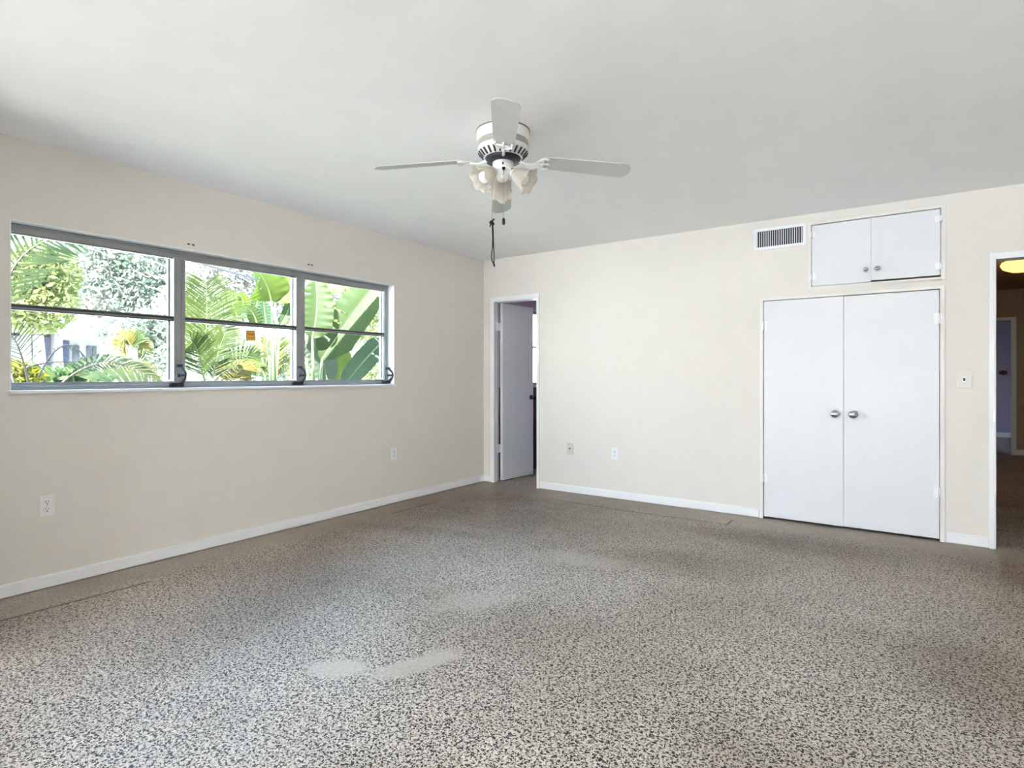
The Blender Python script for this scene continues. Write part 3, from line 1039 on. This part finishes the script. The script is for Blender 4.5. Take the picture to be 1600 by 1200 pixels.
def banana_leaf(p0, p1, sag, width, normal, tears=(), fold=0.12, n=44, seed=0, wave=0.006):
    """a broad blade from p0 (stalk end) to p1 (tip); tears: (side, t0, t1)"""
    rng = random.Random(seed)
    m = MB()
    pts = bez(p0, p1, sag, n)
    K = 5
    nrm = Vector(normal).normalized()
    cols = {-1: [], 1: []}
    for i, p in enumerate(pts):
        t = i / n
        d = (pts[min(n, i + 1)] - pts[max(0, i - 1)]).normalized()
        side = d.cross(nrm).normalized()
        up = side.cross(d).normalized()
        w = width * 0.5 * min(1.0, (t / 0.16 + 0.03) ** 0.6) * max(0.0, 1 - max(0, (t - 0.45) / 0.56) ** 2.4)
        for s in (-1, 1):
            row = []
            for k in range(K + 1):
                q = k / K
                lift = fold * q * w * 2 - 0.5 * fold * q * q * w * 2
                rip = wave * math.sin(t * 60 + s) * q * q
                row.append(p + side * (s * q * w) + up * (lift + rip))
            cols[s].append(row)
    for s in (-1, 1):
        v = [q for row in cols[s] for q in row]
        f = []
        for i in range(n):
            t = (i + 0.5) / n
            for k in range(K):
                if any(ts == s and a <= t <= b and (k + 1) / K > cut for ts, a, b, cut in tears):
                    continue
                a = i * (K + 1) + k
                f.append((a, a + 1, a + K + 2, a + K + 1) if s > 0 else (a, a + K + 1, a + K + 2, a + 1))
        m.add(v, f, True)
    rib = MB()
    rib.tube([p - nrm * 0.002 for p in pts], [0.012 * (1 - 0.85 * i / n) for i in range(n + 1)], 6)
    return m, rib


def frond(p0, p1, sag, leaflet, n=26, spread=1.0, normal=(0.6, -0.5, 0.6), droop=0.25, start=0.12, w=0.018, seed=1):
    rng = random.Random(seed)
    pts = bez(p0, p1, sag, n * 2)
    m, rib = MB(), MB()
    nrm = Vector(normal).normalized()
    rib.tube(pts, [0.009 * (1 - 0.8 * i / (n * 2)) for i in range(n * 2 + 1)], 6)
    for i in range(n):
        t = start + (1 - start) * (i + 0.5) / n
        j = min(len(pts) - 2, int(t * n * 2))
        p = pts[j]
        d = (pts[j + 1] - pts[max(0, j - 1)]).normalized()
        side = d.cross(nrm).normalized()
        L = leaflet * (0.45 + 0.55 * math.sin(PI * min(1, 0.15 + t * 0.85)) ** 0.7) * rng.uniform(0.9, 1.08)
        for s in (-1, 1):
            a = math.radians(rng.uniform(44, 54)) * spread
            dirv = (d * math.cos(a) + side * (s * math.sin(a))).normalized()
            perp = dirv.cross(nrm).normalized()
            q0 = p
            q1 = p + dirv * (L * 0.55) + Vector((0, 0, -droop * L * 0.18))
            q2 = p + dirv * L + Vector((0, 0, -droop * L * 0.6))
            ww = w * rng.uniform(0.85, 1.15)
            m.add([q0 - perp * ww * 0.3, q0 + perp * ww * 0.3, q1 + perp * ww * 0.5, q1 - perp * ww * 0.5, q2], [(0, 1, 2, 3), (3, 2, 4)])
    return m, rib


GZ = -0.22

def rooted(pts, end):
    return [Vector(p) for p in pts] + [Vector(end)]


# --- broad-leaved plant filling the right pane
def plant(name, label, cat, base, leaves, group=None):
    """leaves: (material, p0, p1, sag, width, normal, tears)"""
    o = thing(name, label, cat, base, 0.0, group)
    base = Vector(base)
    m = MB()
    m.tube([(0, 0, 0), (0.01, 0.01, 0.35), (0.0, 0.02, 0.7)], [0.09, 0.075, 0.055], 10)
    m.build('stem', M['stem'], o)
    for i, (mt, p0, p1, sag, w, nr, tears) in enumerate(leaves):
        a, b = Vector(p0) - base, Vector(p1) - base
        lm, rib = banana_leaf(a, b, Vector(sag), w, nr, tears, seed=i)
        lf = lm.build('leaf', LEAF[mt], o)
        rib.build('midrib', M['stem'], lf)
        st = MB()
        foot = Vector((0.02 * math.cos(i * 2.1), 0.03 * math.sin(i * 2.1), 0.55))
        st.tube([foot, foot.lerp(a, 0.5) + Vector((0, 0, 0.06)), a], [0.022, 0.016, 0.011], 7)
        st.build('leaf_stalk', M['stem'], lf)
    return o

CAMDIR = Vector((0.75, -0.6, 0.25))
X1 = -1.15
plant('banana_plant', 'large banana plant with torn broad leaves filling the right window pane', 'plant', (X1 - 0.1, at(500, 590, X1).y, GZ), [
    ('banana', at(488, 528, X1), at(492, 432, X1 - 0.1), (0.03, 0.02, 0.0), 0.34, CAMDIR, ((1, 0.50, 0.53, 0.5), (-1, 0.7, 0.72, 0.4))),
    ('banana', at(503, 562, X1), at(596, 436, X1 + 0.25), (0.02, 0.04, 0.10), 0.42, (0.7, -0.62, 0.35),
        ((-1, 0.14, 0.165, 0.2), (-1, 0.22, 0.245, 0.15), (-1, 0.30, 0.325, 0.2), (-1, 0.38, 0.40, 0.3), (1, 0.74, 0.765, 0.5), (-1, 0.80, 0.825, 0.4), (1, 0.88, 0.905, 0.4))),
    ('grey', at(478, 528, X1 - 0.2), at(512, 612, X1 - 0.1), (0.02, 0.05, 0.06), 0.30, (0.8, -0.5, 0.3), ((-1, 0.5, 0.53, 0.3),)),
    ('bright', at(524, 618, X1 - 0.3), at(540, 538, X1 - 0.2), (0.0, 0.02, 0.0), 0.22, (0.8, -0.6, 0.1), ()),
    ('bright', at(506, 556, X1 - 0.3), at(534, 543, X1 - 0.3), (0.0, 0.0, 0.03), 0.13, (0.6, -0.5, 0.6), ()),
    ('deep', at(602, 530, X1 + 0.2), at(526, 618, X1 + 0.25), (0.0, 0.0, 0.03), 0.24, (0.75, -0.62, 0.2), ((-1, 0.30, 0.325, 0.1), (1, 0.08, 0.12, 0.1), (-1, 0.06, 0.09, 0.2))),
])

X2 = -2.2
plant('bird_of_paradise', 'tall clump of bright paddle leaves behind the middle window pane', 'plant', (X2, at(428, 560, X2).y, GZ), [
    ('bright', at(424, 470, X2), at(380, 408, X2 + 0.1), (0.0, 0.05, 0.06), 0.50, (0.7, -0.4, 0.6), ((-1, 0.55, 0.57, 0.2), (1, 0.4, 0.42, 0.3), (-1, 0.32, 0.335, 0.2))),
    ('bright', at(430, 472, X2), at(446, 424, X2 + 0.05), (0.0, 0.05, 0.02), 0.34, (0.75, -0.55, 0.3), ((1, 0.6, 0.63, 0.3),)),
    ('banana', at(438, 510, X2), at(455, 462, X2), (0.0, 0.03, 0.0), 0.13, (0.8, -0.55, 0.2), ()),
    ('deep', at(417, 512, X2 - 0.2), at(411, 468, X2 - 0.2), (0.0, 0.0, 0.0), 0.17, (0.8, -0.55, 0.2), ()),
    ('banana', at(402, 508, X2), at(382, 478, X2), (0.0, 0.02, 0.03), 0.16, (0.7, -0.4, 0.5), ()),
])
X3 = -2.9
plant('bird_of_paradise', 'smaller paddle-leaf plant left of the tall bright clump in the middle pane', 'plant', (X3, at(372, 560, X3).y, GZ), [
    ('bright', at(370, 492, X3), at(352, 458, X3), (0.0, 0.0, 0.05), 0.20, (0.7, -0.4, 0.5), ()),
    ('bright', at(380, 486, X3), at(370, 460, X3), (0.0, 0.03, 0.05), 0.16, (0.7, -0.4, 0.5), ()),
    ('deep', at(372, 500, X3), at(384, 474, X3), (0.0, 0.0, 0.03), 0.15, (0.8, -0.5, 0.2), ()),
    ('banana', at(392, 505, X3), at(402, 462, X3), (0.0, 0.03, 0.04), 0.16, (0.8, -0.5, 0.3), ()),
])

# --- palms
def palm(name, label, cat, base, fronds, trunk=None, tr_r=0.03, group=None, tmat='stem'):
    o = thing(name, label, cat, base, 0.0, group)
    base = Vector(base)
    m = MB()
    top = Vector(trunk) - base if trunk is not None else Vector((0, 0, 0.6))
    m.tube([Vector((0, 0, 0)), top * 0.5 + Vector((0.02, 0, 0)), top], [tr_r * 1.15, tr_r, tr_r * 0.9], 10)
    m.build('trunk', M[tmat], o)
    for i, f in enumerate(fronds):
        mt, p0, p1, sag, L = f[:5]
        kw = f[5] if len(f) > 5 else {}
        lm, rib = frond(Vector(p0) - base, Vector(p1) - base, Vector(sag), L, seed=i + 3, **kw)
        fr = lm.build('frond', LEAF[mt], o)
        rib.build('frond_stem', M['stem_brown' if mt != 'palm' else 'stem'], fr)
    return o

X4 = -1.9
b4 = at(322, 600, X4)
palm('areca_palm', 'feathery green palm at the left of the middle window pane', 'palm', (X4, b4.y, GZ), [
    ('palm', at(318, 560, X4), at(322, 440, X4 + 0.2), (0.0, 0.02, 0.0), 0.42, dict(n=38, normal=(0.85, -0.5, 0.1), w=0.013)),
    ('palm', at(322, 585, X4), at(372, 470, X4), (0.0, -0.06, 0.08), 0.34, dict(n=36, normal=(0.8, -0.5, 0.2), w=0.012)),
    ('palm', at(318, 580, X4 - 0.2), at(290, 470, X4 - 0.2), (0.0, 0.05, 0.05), 0.34, dict(n=34, normal=(0.8, -0.5, 0.2), w=0.012)),
    ('palm', at(320, 600, X4 + 0.2), at(300, 535, X4 + 0.3), (0.0, 0.0, 0.08), 0.30, dict(n=34, normal=(0.8, -0.5, 0.3), w=0.012)),
    ('palm', at(330, 604, X4 + 0.2), at(352, 520, X4 + 0.3), (0.0, 0.0, 0.05), 0.32, dict(n=34, normal=(0.8, -0.5, 0.3), w=0.012)),
    ('palm', at(340, 604, X4), at(405, 560, X4 + 0.1), (0.0, 0.0, 0.12), 0.30, dict(n=24, normal=(0.7, -0.4, 0.5))),
    ('palm_gold', at(330, 600, X4), at(392, 585, X4 + 0.2), (0.0, 0.0, 0.10), 0.24, dict(n=22, normal=(0.7, -0.4, 0.5))),
], trunk=(X4, b4.y, 1.05), tr_r=0.04)

X5 = -3.6
b5 = at(430, 600, X5)
palm('golden_palm', 'yellow-green palm low behind the middle pane near its right edge', 'palm', (X5, b5.y, GZ), [
    ('palm_gold', at(425, 600, X5), at(405, 545, X5), (0, 0, 0.1), 0.42, dict(n=20)),
    ('palm', at(430, 600, X5), at(425, 530, X5), (0, 0, 0.05), 0.42, dict(n=20, normal=(0.85, -0.5, 0.1))),
    ('palm_gold', at(432, 600, X5), at(456, 540, X5), (0, 0, 0.1), 0.42, dict(n=20)),
    ('palm', at(434, 602, X5), at(472, 575, X5), (0, 0, 0.15), 0.36, dict(n=18)),
    ('palm', at(420, 602, X5), at(384, 575, X5), (0, 0, 0.15), 0.36, dict(n=18)),
], trunk=(X5, b5.y, 1.0), tr_r=0.05)

X6 = -1.5
b6 = at(-30, 590, X6)
palm('queen_palm', 'overhanging palm with one long arching frond at the upper left window corner', 'palm', (X6, b6.y - 0.2, GZ), [
    ('palm_dark', at(2, 480, X6), at(112, 368, X6 + 0.2), (0.0, -0.08, 0.10), 0.30, dict(n=20, normal=(0.85, -0.3, -0.1), w=0.02, spread=1.2, droop=-0.1, start=0.0)),
    ('palm', at(-30, 430, X6), at(-80, 330, X6), (0, 0, 0.2), 0.5),
    ('palm', at(-40, 440, X6), at(-150, 420, X6), (0, 0, 0.3), 0.5),
], trunk=(X6, b6.y - 0.2, 2.0), tr_r=0.07, tmat='trunk_tan')

X7 = -1.7
b7 = at(60, 640, X7)
palm('low_palm', 'low palm with a dark drooping frond along the bottom of the left pane', 'palm', (X7, b7.y, GZ), [
    ('palm_dark', at(95, 600, X7), at(246, 598, X7 + 0.1), (0.0, -0.02, 0.17), 0.26, dict(n=30, normal=(0.8, -0.2, 0.5), w=0.02, droop=0.7)),
    ('palm_gold', at(150, 590, X7 - 0.4), at(250, 585, X7 - 0.3), (0.0, 0.0, 0.12), 0.22, dict(n=24, normal=(0.6, -0.2, 0.8), droop=0.5)),
    ('palm_dark', at(40, 575, X7 - 0.2), at(150, 574, X7 - 0.2), (0.0, 0.0, 0.05), 0.12, dict(n=16, normal=(0.3, -0.2, 0.9), droop=1.2, w=0.008)),
    ('palm_dark', at(60, 590, X7 - 0.1), at(138, 566, X7 - 0.2), (0.0, 0.0, 0.20), 0.14, dict(n=14, normal=(0.3, -0.2, 0.9), droop=1.0, w=0.008)),
    ('palm_dark', at(45, 600, X7), at(14, 522, X7), (0.0, 0.0, 0.08), 0.25, dict(n=14, normal=(0.6, -0.3, 0.7), w=0.010)),
], trunk=(X7, b7.y, 0.95), tr_r=0.05)

X8 = -8.0
b8 = at(206, 590, X8)
palm('golden_palm', 'small golden palm with a tan trunk behind the left window pane', 'palm', (X8, b8.y, GZ), [
    ('palm_gold', at(206, 545, X8), at(188, 535, X8), (0, 0, 0.12), 0.28, dict(n=16, w=0.03)),
    ('palm_gold', at(206, 545, X8), at(226, 540, X8), (0, 0, 0.12), 0.28, dict(n=16, w=0.03)),
    ('palm', at(206, 545, X8), at(208, 518, X8), (0, 0, 0.0), 0.28, dict(n=16, w=0.03)),
    ('palm', at(206, 545, X8), at(230, 560, X8), (0, 0, 0.25), 0.28, dict(n=16, w=0.03)),
    ('palm_gold', at(206, 545, X8), at(184, 560, X8), (0, 0, 0.25), 0.28, dict(n=16, w=0.03)),
], trunk=at(206, 547, X8), tr_r=0.10, tmat='trunk_tan')


# --- trees and bushes
def leaf_cloud(m, clumps, n, size, rng):
    tot = sum(c[3] * c[4] * c[5] for c in clumps)
    for c in clumps:
        k = int(n * c[3] * c[4] * c[5] / tot)
        cc = Vector(c[:3])
        for _ in range(k):
            while True:
                p = Vector((rng.uniform(-1, 1), rng.uniform(-1, 1), rng.uniform(-1, 1)))
                if 0.25 < p.length < 1:
                    break
            p = cc + Vector((p.x * c[3], p.y * c[4], p.z * c[5]))
            a = Vector((rng.gauss(0, 1), rng.gauss(0, 1), rng.gauss(0, 1))).normalized()
            b = a.cross(Vector((rng.gauss(0, 1), rng.gauss(0, 1), rng.gauss(0, 1)))).normalized()
            s = size * rng.uniform(0.6, 1.3)
            m.add([p - a * s, p + b * s * 0.42, p + a * s, p - b * s * 0.42], [(0, 1, 2, 3)])


def tree(name, label, cat, base, clumps, n, size, mat, trunk_r=0.2, group=None, seed=0, limbs=True):
    rng = random.Random(seed)
    o = thing(name, label, cat, base, 0, group)
    b = Vector(base)
    cl = [(c[0] - b.x, c[1] - b.y, c[2] - b.z, *c[3:]) for c in clumps]
    m = MB()
    mid = Vector((sum(c[0] for c in cl) / len(cl) * 0.4, sum(c[1] for c in cl) / len(cl) * 0.4, max(0.5, min(c[2] - c[5] for c in cl))))
    if limbs:
        m.tube([Vector((0, 0, 0)), mid * 0.5 + Vector((rng.uniform(-.1, .1), rng.uniform(-.1, .1), 0)), mid], [trunk_r * 1.3, trunk_r, trunk_r * 0.8], 10)
        m.build('trunk', M['bark'], o)
        m = MB()
        for c in cl:
            e = Vector(c[:3])
            m.tube([mid, mid.lerp(e, 0.5) + Vector((rng.uniform(-.2, .2), rng.uniform(-.3, .3), rng.uniform(0, .4))), e], [trunk_r * 0.5, trunk_r * 0.3, trunk_r * 0.14], 7)
            for _ in range(5):
                q = e + Vector((rng.uniform(-1, 1) * c[3], rng.uniform(-1, 1) * c[4], rng.uniform(-.6, .9) * c[5]))
                m.tube([mid.lerp(e, rng.uniform(.5, 1)), e.lerp(q, 0.5) + Vector((0, 0, rng.uniform(-.1, .2))), q], [trunk_r * 0.16, trunk_r * 0.1, trunk_r * 0.05], 5)
        m.build('branches', M['bark'], o)
    m = MB()
    leaf_cloud(m, cl, n, size, rng)
    m.build('foliage', LEAF[mat], o)
    return o


def clump(px, py, X, rx, ry, rz):
    p = at(px, py, X)
    return (p.x, p.y, p.z, rx, ry, rz)

tree('lime_tree', 'yellow-green rounded tree left in the upper left pane', 'tree', (-15, at(62, 590, -15).y, GZ),
     [clump(60, 470, -15, 1.0, 0.9, 0.9), clump(45, 430, -15, 0.8, 0.7, 0.8), clump(80, 430, -15, 0.8, 0.7, 0.7), clump(62, 405, -15, 0.7, 0.5, 0.5), clump(30, 470, -15, 0.8, 0.6, 0.7)],
     5200, 0.10, 'lime', 0.15, seed=1)
tree('oak_tree', 'big grey-green oak spreading across the upper left pane behind', 'tree', (-24, at(190, 590, -24).y, GZ),
     [clump(130, 400, -24, 1.6, 1.6, 1.5), clump(180, 420, -24, 1.8, 1.6, 1.4), clump(230, 430, -24, 1.8, 1.6, 1.6), clump(150, 460, -24, 1.6, 1.6, 1.2),
      clump(250, 470, -24, 1.8, 1.5, 1.3), clump(210, 480, -24, 1.8, 1.6, 1.2), clump(110, 440, -23, 1.2, 1.2, 1.0), clump(200, 390, -24, 1.6, 1.5, 1.2), clump(265, 410, -24, 1.6, 1.5, 1.4), clump(120, 380, -24, 1.5, 1.3, 1.2), clump(255, 520, -24, 1.5, 1.3, 1.2), clump(285, 440, -24, 1.5, 1.4, 1.4), clump(285, 490, -24, 1.5, 1.4, 1.2), clump(190, 505, -24, 1.4, 1.2, 1.0)],
     12500, 0.13, 'oak', 0.35, seed=2)
tree('oak_tree', 'grey-brown thinly leaved tree behind the upper middle pane', 'tree', (-18, at(360, 590, -18).y, GZ),
     [clump(310, 440, -18, 1.3, 1.1, 1.1), clump(350, 430, -18, 1.3, 1.1, 1.1), clump(400, 450, -18, 1.3, 1.1, 1.0), clump(440, 470, -18, 1.3, 1.0, 1.1), clump(340, 470, -18, 1.3, 1.1, 0.9), clump(450, 430, -18, 1.2, 1.0, 0.9),
      clump(290, 480, -18, 1.3, 1.0, 0.9)],
     5200, 0.14, 'oak_grey', 0.28, seed=3)
tree('bright_tree', 'pale yellow-green tree behind the right window pane', 'tree', (-11, at(560, 590, -11).y, GZ),
     [clump(530, 460, -11, 1.0, 0.9, 0.8), clump(575, 470, -11, 1.0, 0.9, 0.8), clump(600, 510, -11, 0.9, 0.8, 0.8), clump(550, 510, -11, 1.0, 0.9, 0.7), clump(505, 500, -11, 0.8, 0.7, 0.8)],
     2600, 0.10, 'lime', 0.14, seed=4)
tree('oak_tree', 'grey-green tree beyond the pale tree at the right pane', 'tree', (-20, at(560, 590, -20).y, GZ),
     [clump(500, 480, -20, 1.6, 1.5, 1.4), clump(560, 470, -20, 1.6, 1.5, 1.4), clump(620, 480, -20, 1.6, 1.5, 1.4), clump(540, 530, -20, 1.6, 1.5, 1.1), clump(600, 530, -20, 1.6, 1.5, 1.1)],
     3600, 0.16, 'oak_grey', 0.28, seed=5)
tree('shade_tree', 'dark green tree just right of the white house', 'tree', (-17, at(215, 590, -17).y, GZ),
     [clump(185, 515, -17, 0.9, 0.9, 0.5), clump(225, 510, -17, 0.9, 0.9, 0.6), clump(255, 520, -17, 0.9, 0.8, 0.7), clump(240, 550, -17, 0.9, 0.8, 0.6), clump(265, 565, -17, 0.7, 0.7, 0.6)],
     3600, 0.12, 'oak', 0.18, seed=6)
tree('garden_hedge', 'loose grey-green shrubs low behind the middle pane', 'bush', (-10, at(390, 595, -10).y, GZ),
     [clump(310, 560, -10, 0.7, 0.8, 0.7), clump(360, 570, -10, 0.7, 0.8, 0.7), clump(400, 555, -10, 0.7, 0.8, 0.7), clump(440, 565, -10, 0.7, 0.8, 0.7)],
     2600, 0.09, 'oak', 0.06, seed=7)
tree('garden_hedge', 'pale shrubs low behind the right pane', 'bush', (-8, at(560, 600, -8).y, GZ),
     [clump(490, 580, -8, 0.6, 0.7, 0.6), clump(540, 590, -8, 0.6, 0.7, 0.5), clump(590, 585, -8, 0.6, 0.7, 0.6)],
     1700, 0.09, 'lime', 0.06, seed=8)
tree('leafy_bush', 'glossy green bush under the left pane, in front of the low palm', 'bush', (-2.75, at(80, 620, -2.75).y, GZ),
     [clump(60, 592, -2.75, 0.25, 0.26, 0.10), clump(100, 590, -2.75, 0.25, 0.25, 0.10), clump(135, 596, -2.75, 0.25, 0.22, 0.10), clump(75, 605, -2.75, 0.25, 0.3, 0.12)],
     420, 0.085, 'bush', 0.03, seed=9)
tree('croton_bush', 'bright yellow-leaved bush at the bottom left corner of the window', 'bush', (-2.35, at(26, 620, -2.35).y, GZ),
     [clump(27, 580, -2.35, 0.10, 0.12, 0.10), clump(35, 592, -2.35, 0.14, 0.14, 0.12)],
     130, 0.06, 'yellow', 0.02, seed=10)

# --- house across the street
HX = -27.0
def hy(px):
    return at(px, 560, HX).y
def hz(py):
    return at(90, py, HX).z
hs = thing('house', 'white flat-roofed house across the street in the left pane', 'house', (HX, hy(90), GZ))
bx, by, bz = HX, hy(90), GZ
def hb(m, x0, px0, py0, x1, px1, py1):
    m.box((x0, hy(px0) - by, hz(py1) - bz), (x1, hy(px1) - by, hz(py0) - bz))
m = MB(); m.box((-5.0, hy(-30) - by, 0.0), (-0.6, hy(164) - by, hz(526) - bz)); m.build('wall', M['stucco'], hs)
m = MB(); hb(m, -5.5, -40, 506, 0.3, 90, 522); m.build('roof', M['stucco'], hs)
m = MB(); hb(m, -5.5, 90, 516, 0.2, 158, 530); m.build('roof', M['stucco'], hs)
m = MB(); m.box((-0.6, hy(38) - by, 0), (0.0, hy(49) - by, hz(522) - bz)); m.build('pillar', M['stucco'], hs)
m = MB(); m.box((-0.6, hy(86) - by, 0), (0.0, hy(98) - by, hz(522) - bz)); m.build('pillar', M['stucco'], hs)
m = MB(); m.box((-0.59, hy(50) - by, 0), (-0.52, hy(86) - by, hz(527) - bz)); m.build('garage_door', paint('pale_blue_garage', (0.035, 0.04, 0.06), 0.6, 0.02), hs)
m = MB(); m.box((-0.59, hy(104) - by, 0), (-0.50, hy(115) - by, hz(532) - bz)); m.build('front_door', paint('blue_door', (0.012, 0.022, 0.055), 0.5, 0.02), hs)
for a_, b_ in ((121, 131), (143, 149), (152, 158)):
    m = MB(); m.box((-0.59, hy(a_) - by, hz(566) - bz), (-0.52, hy(b_) - by, hz(538) - bz)); m.build('window', paint('bluish_window', (0.03, 0.036, 0.048), 0.2, 0.02), hs)

# --- overhead cable
m = MB()
p0, p1 = at(270, 398, -9), at(640, 486, -7.0)
m.tube(bez(p0, p1, Vector((0, 0, -0.12)), 14), 0.03, 6)
cb = m.build('overhead_cable', M['black'])
tag(cb, 'thin black overhead cable crossing the top of the middle pane', 'cable')
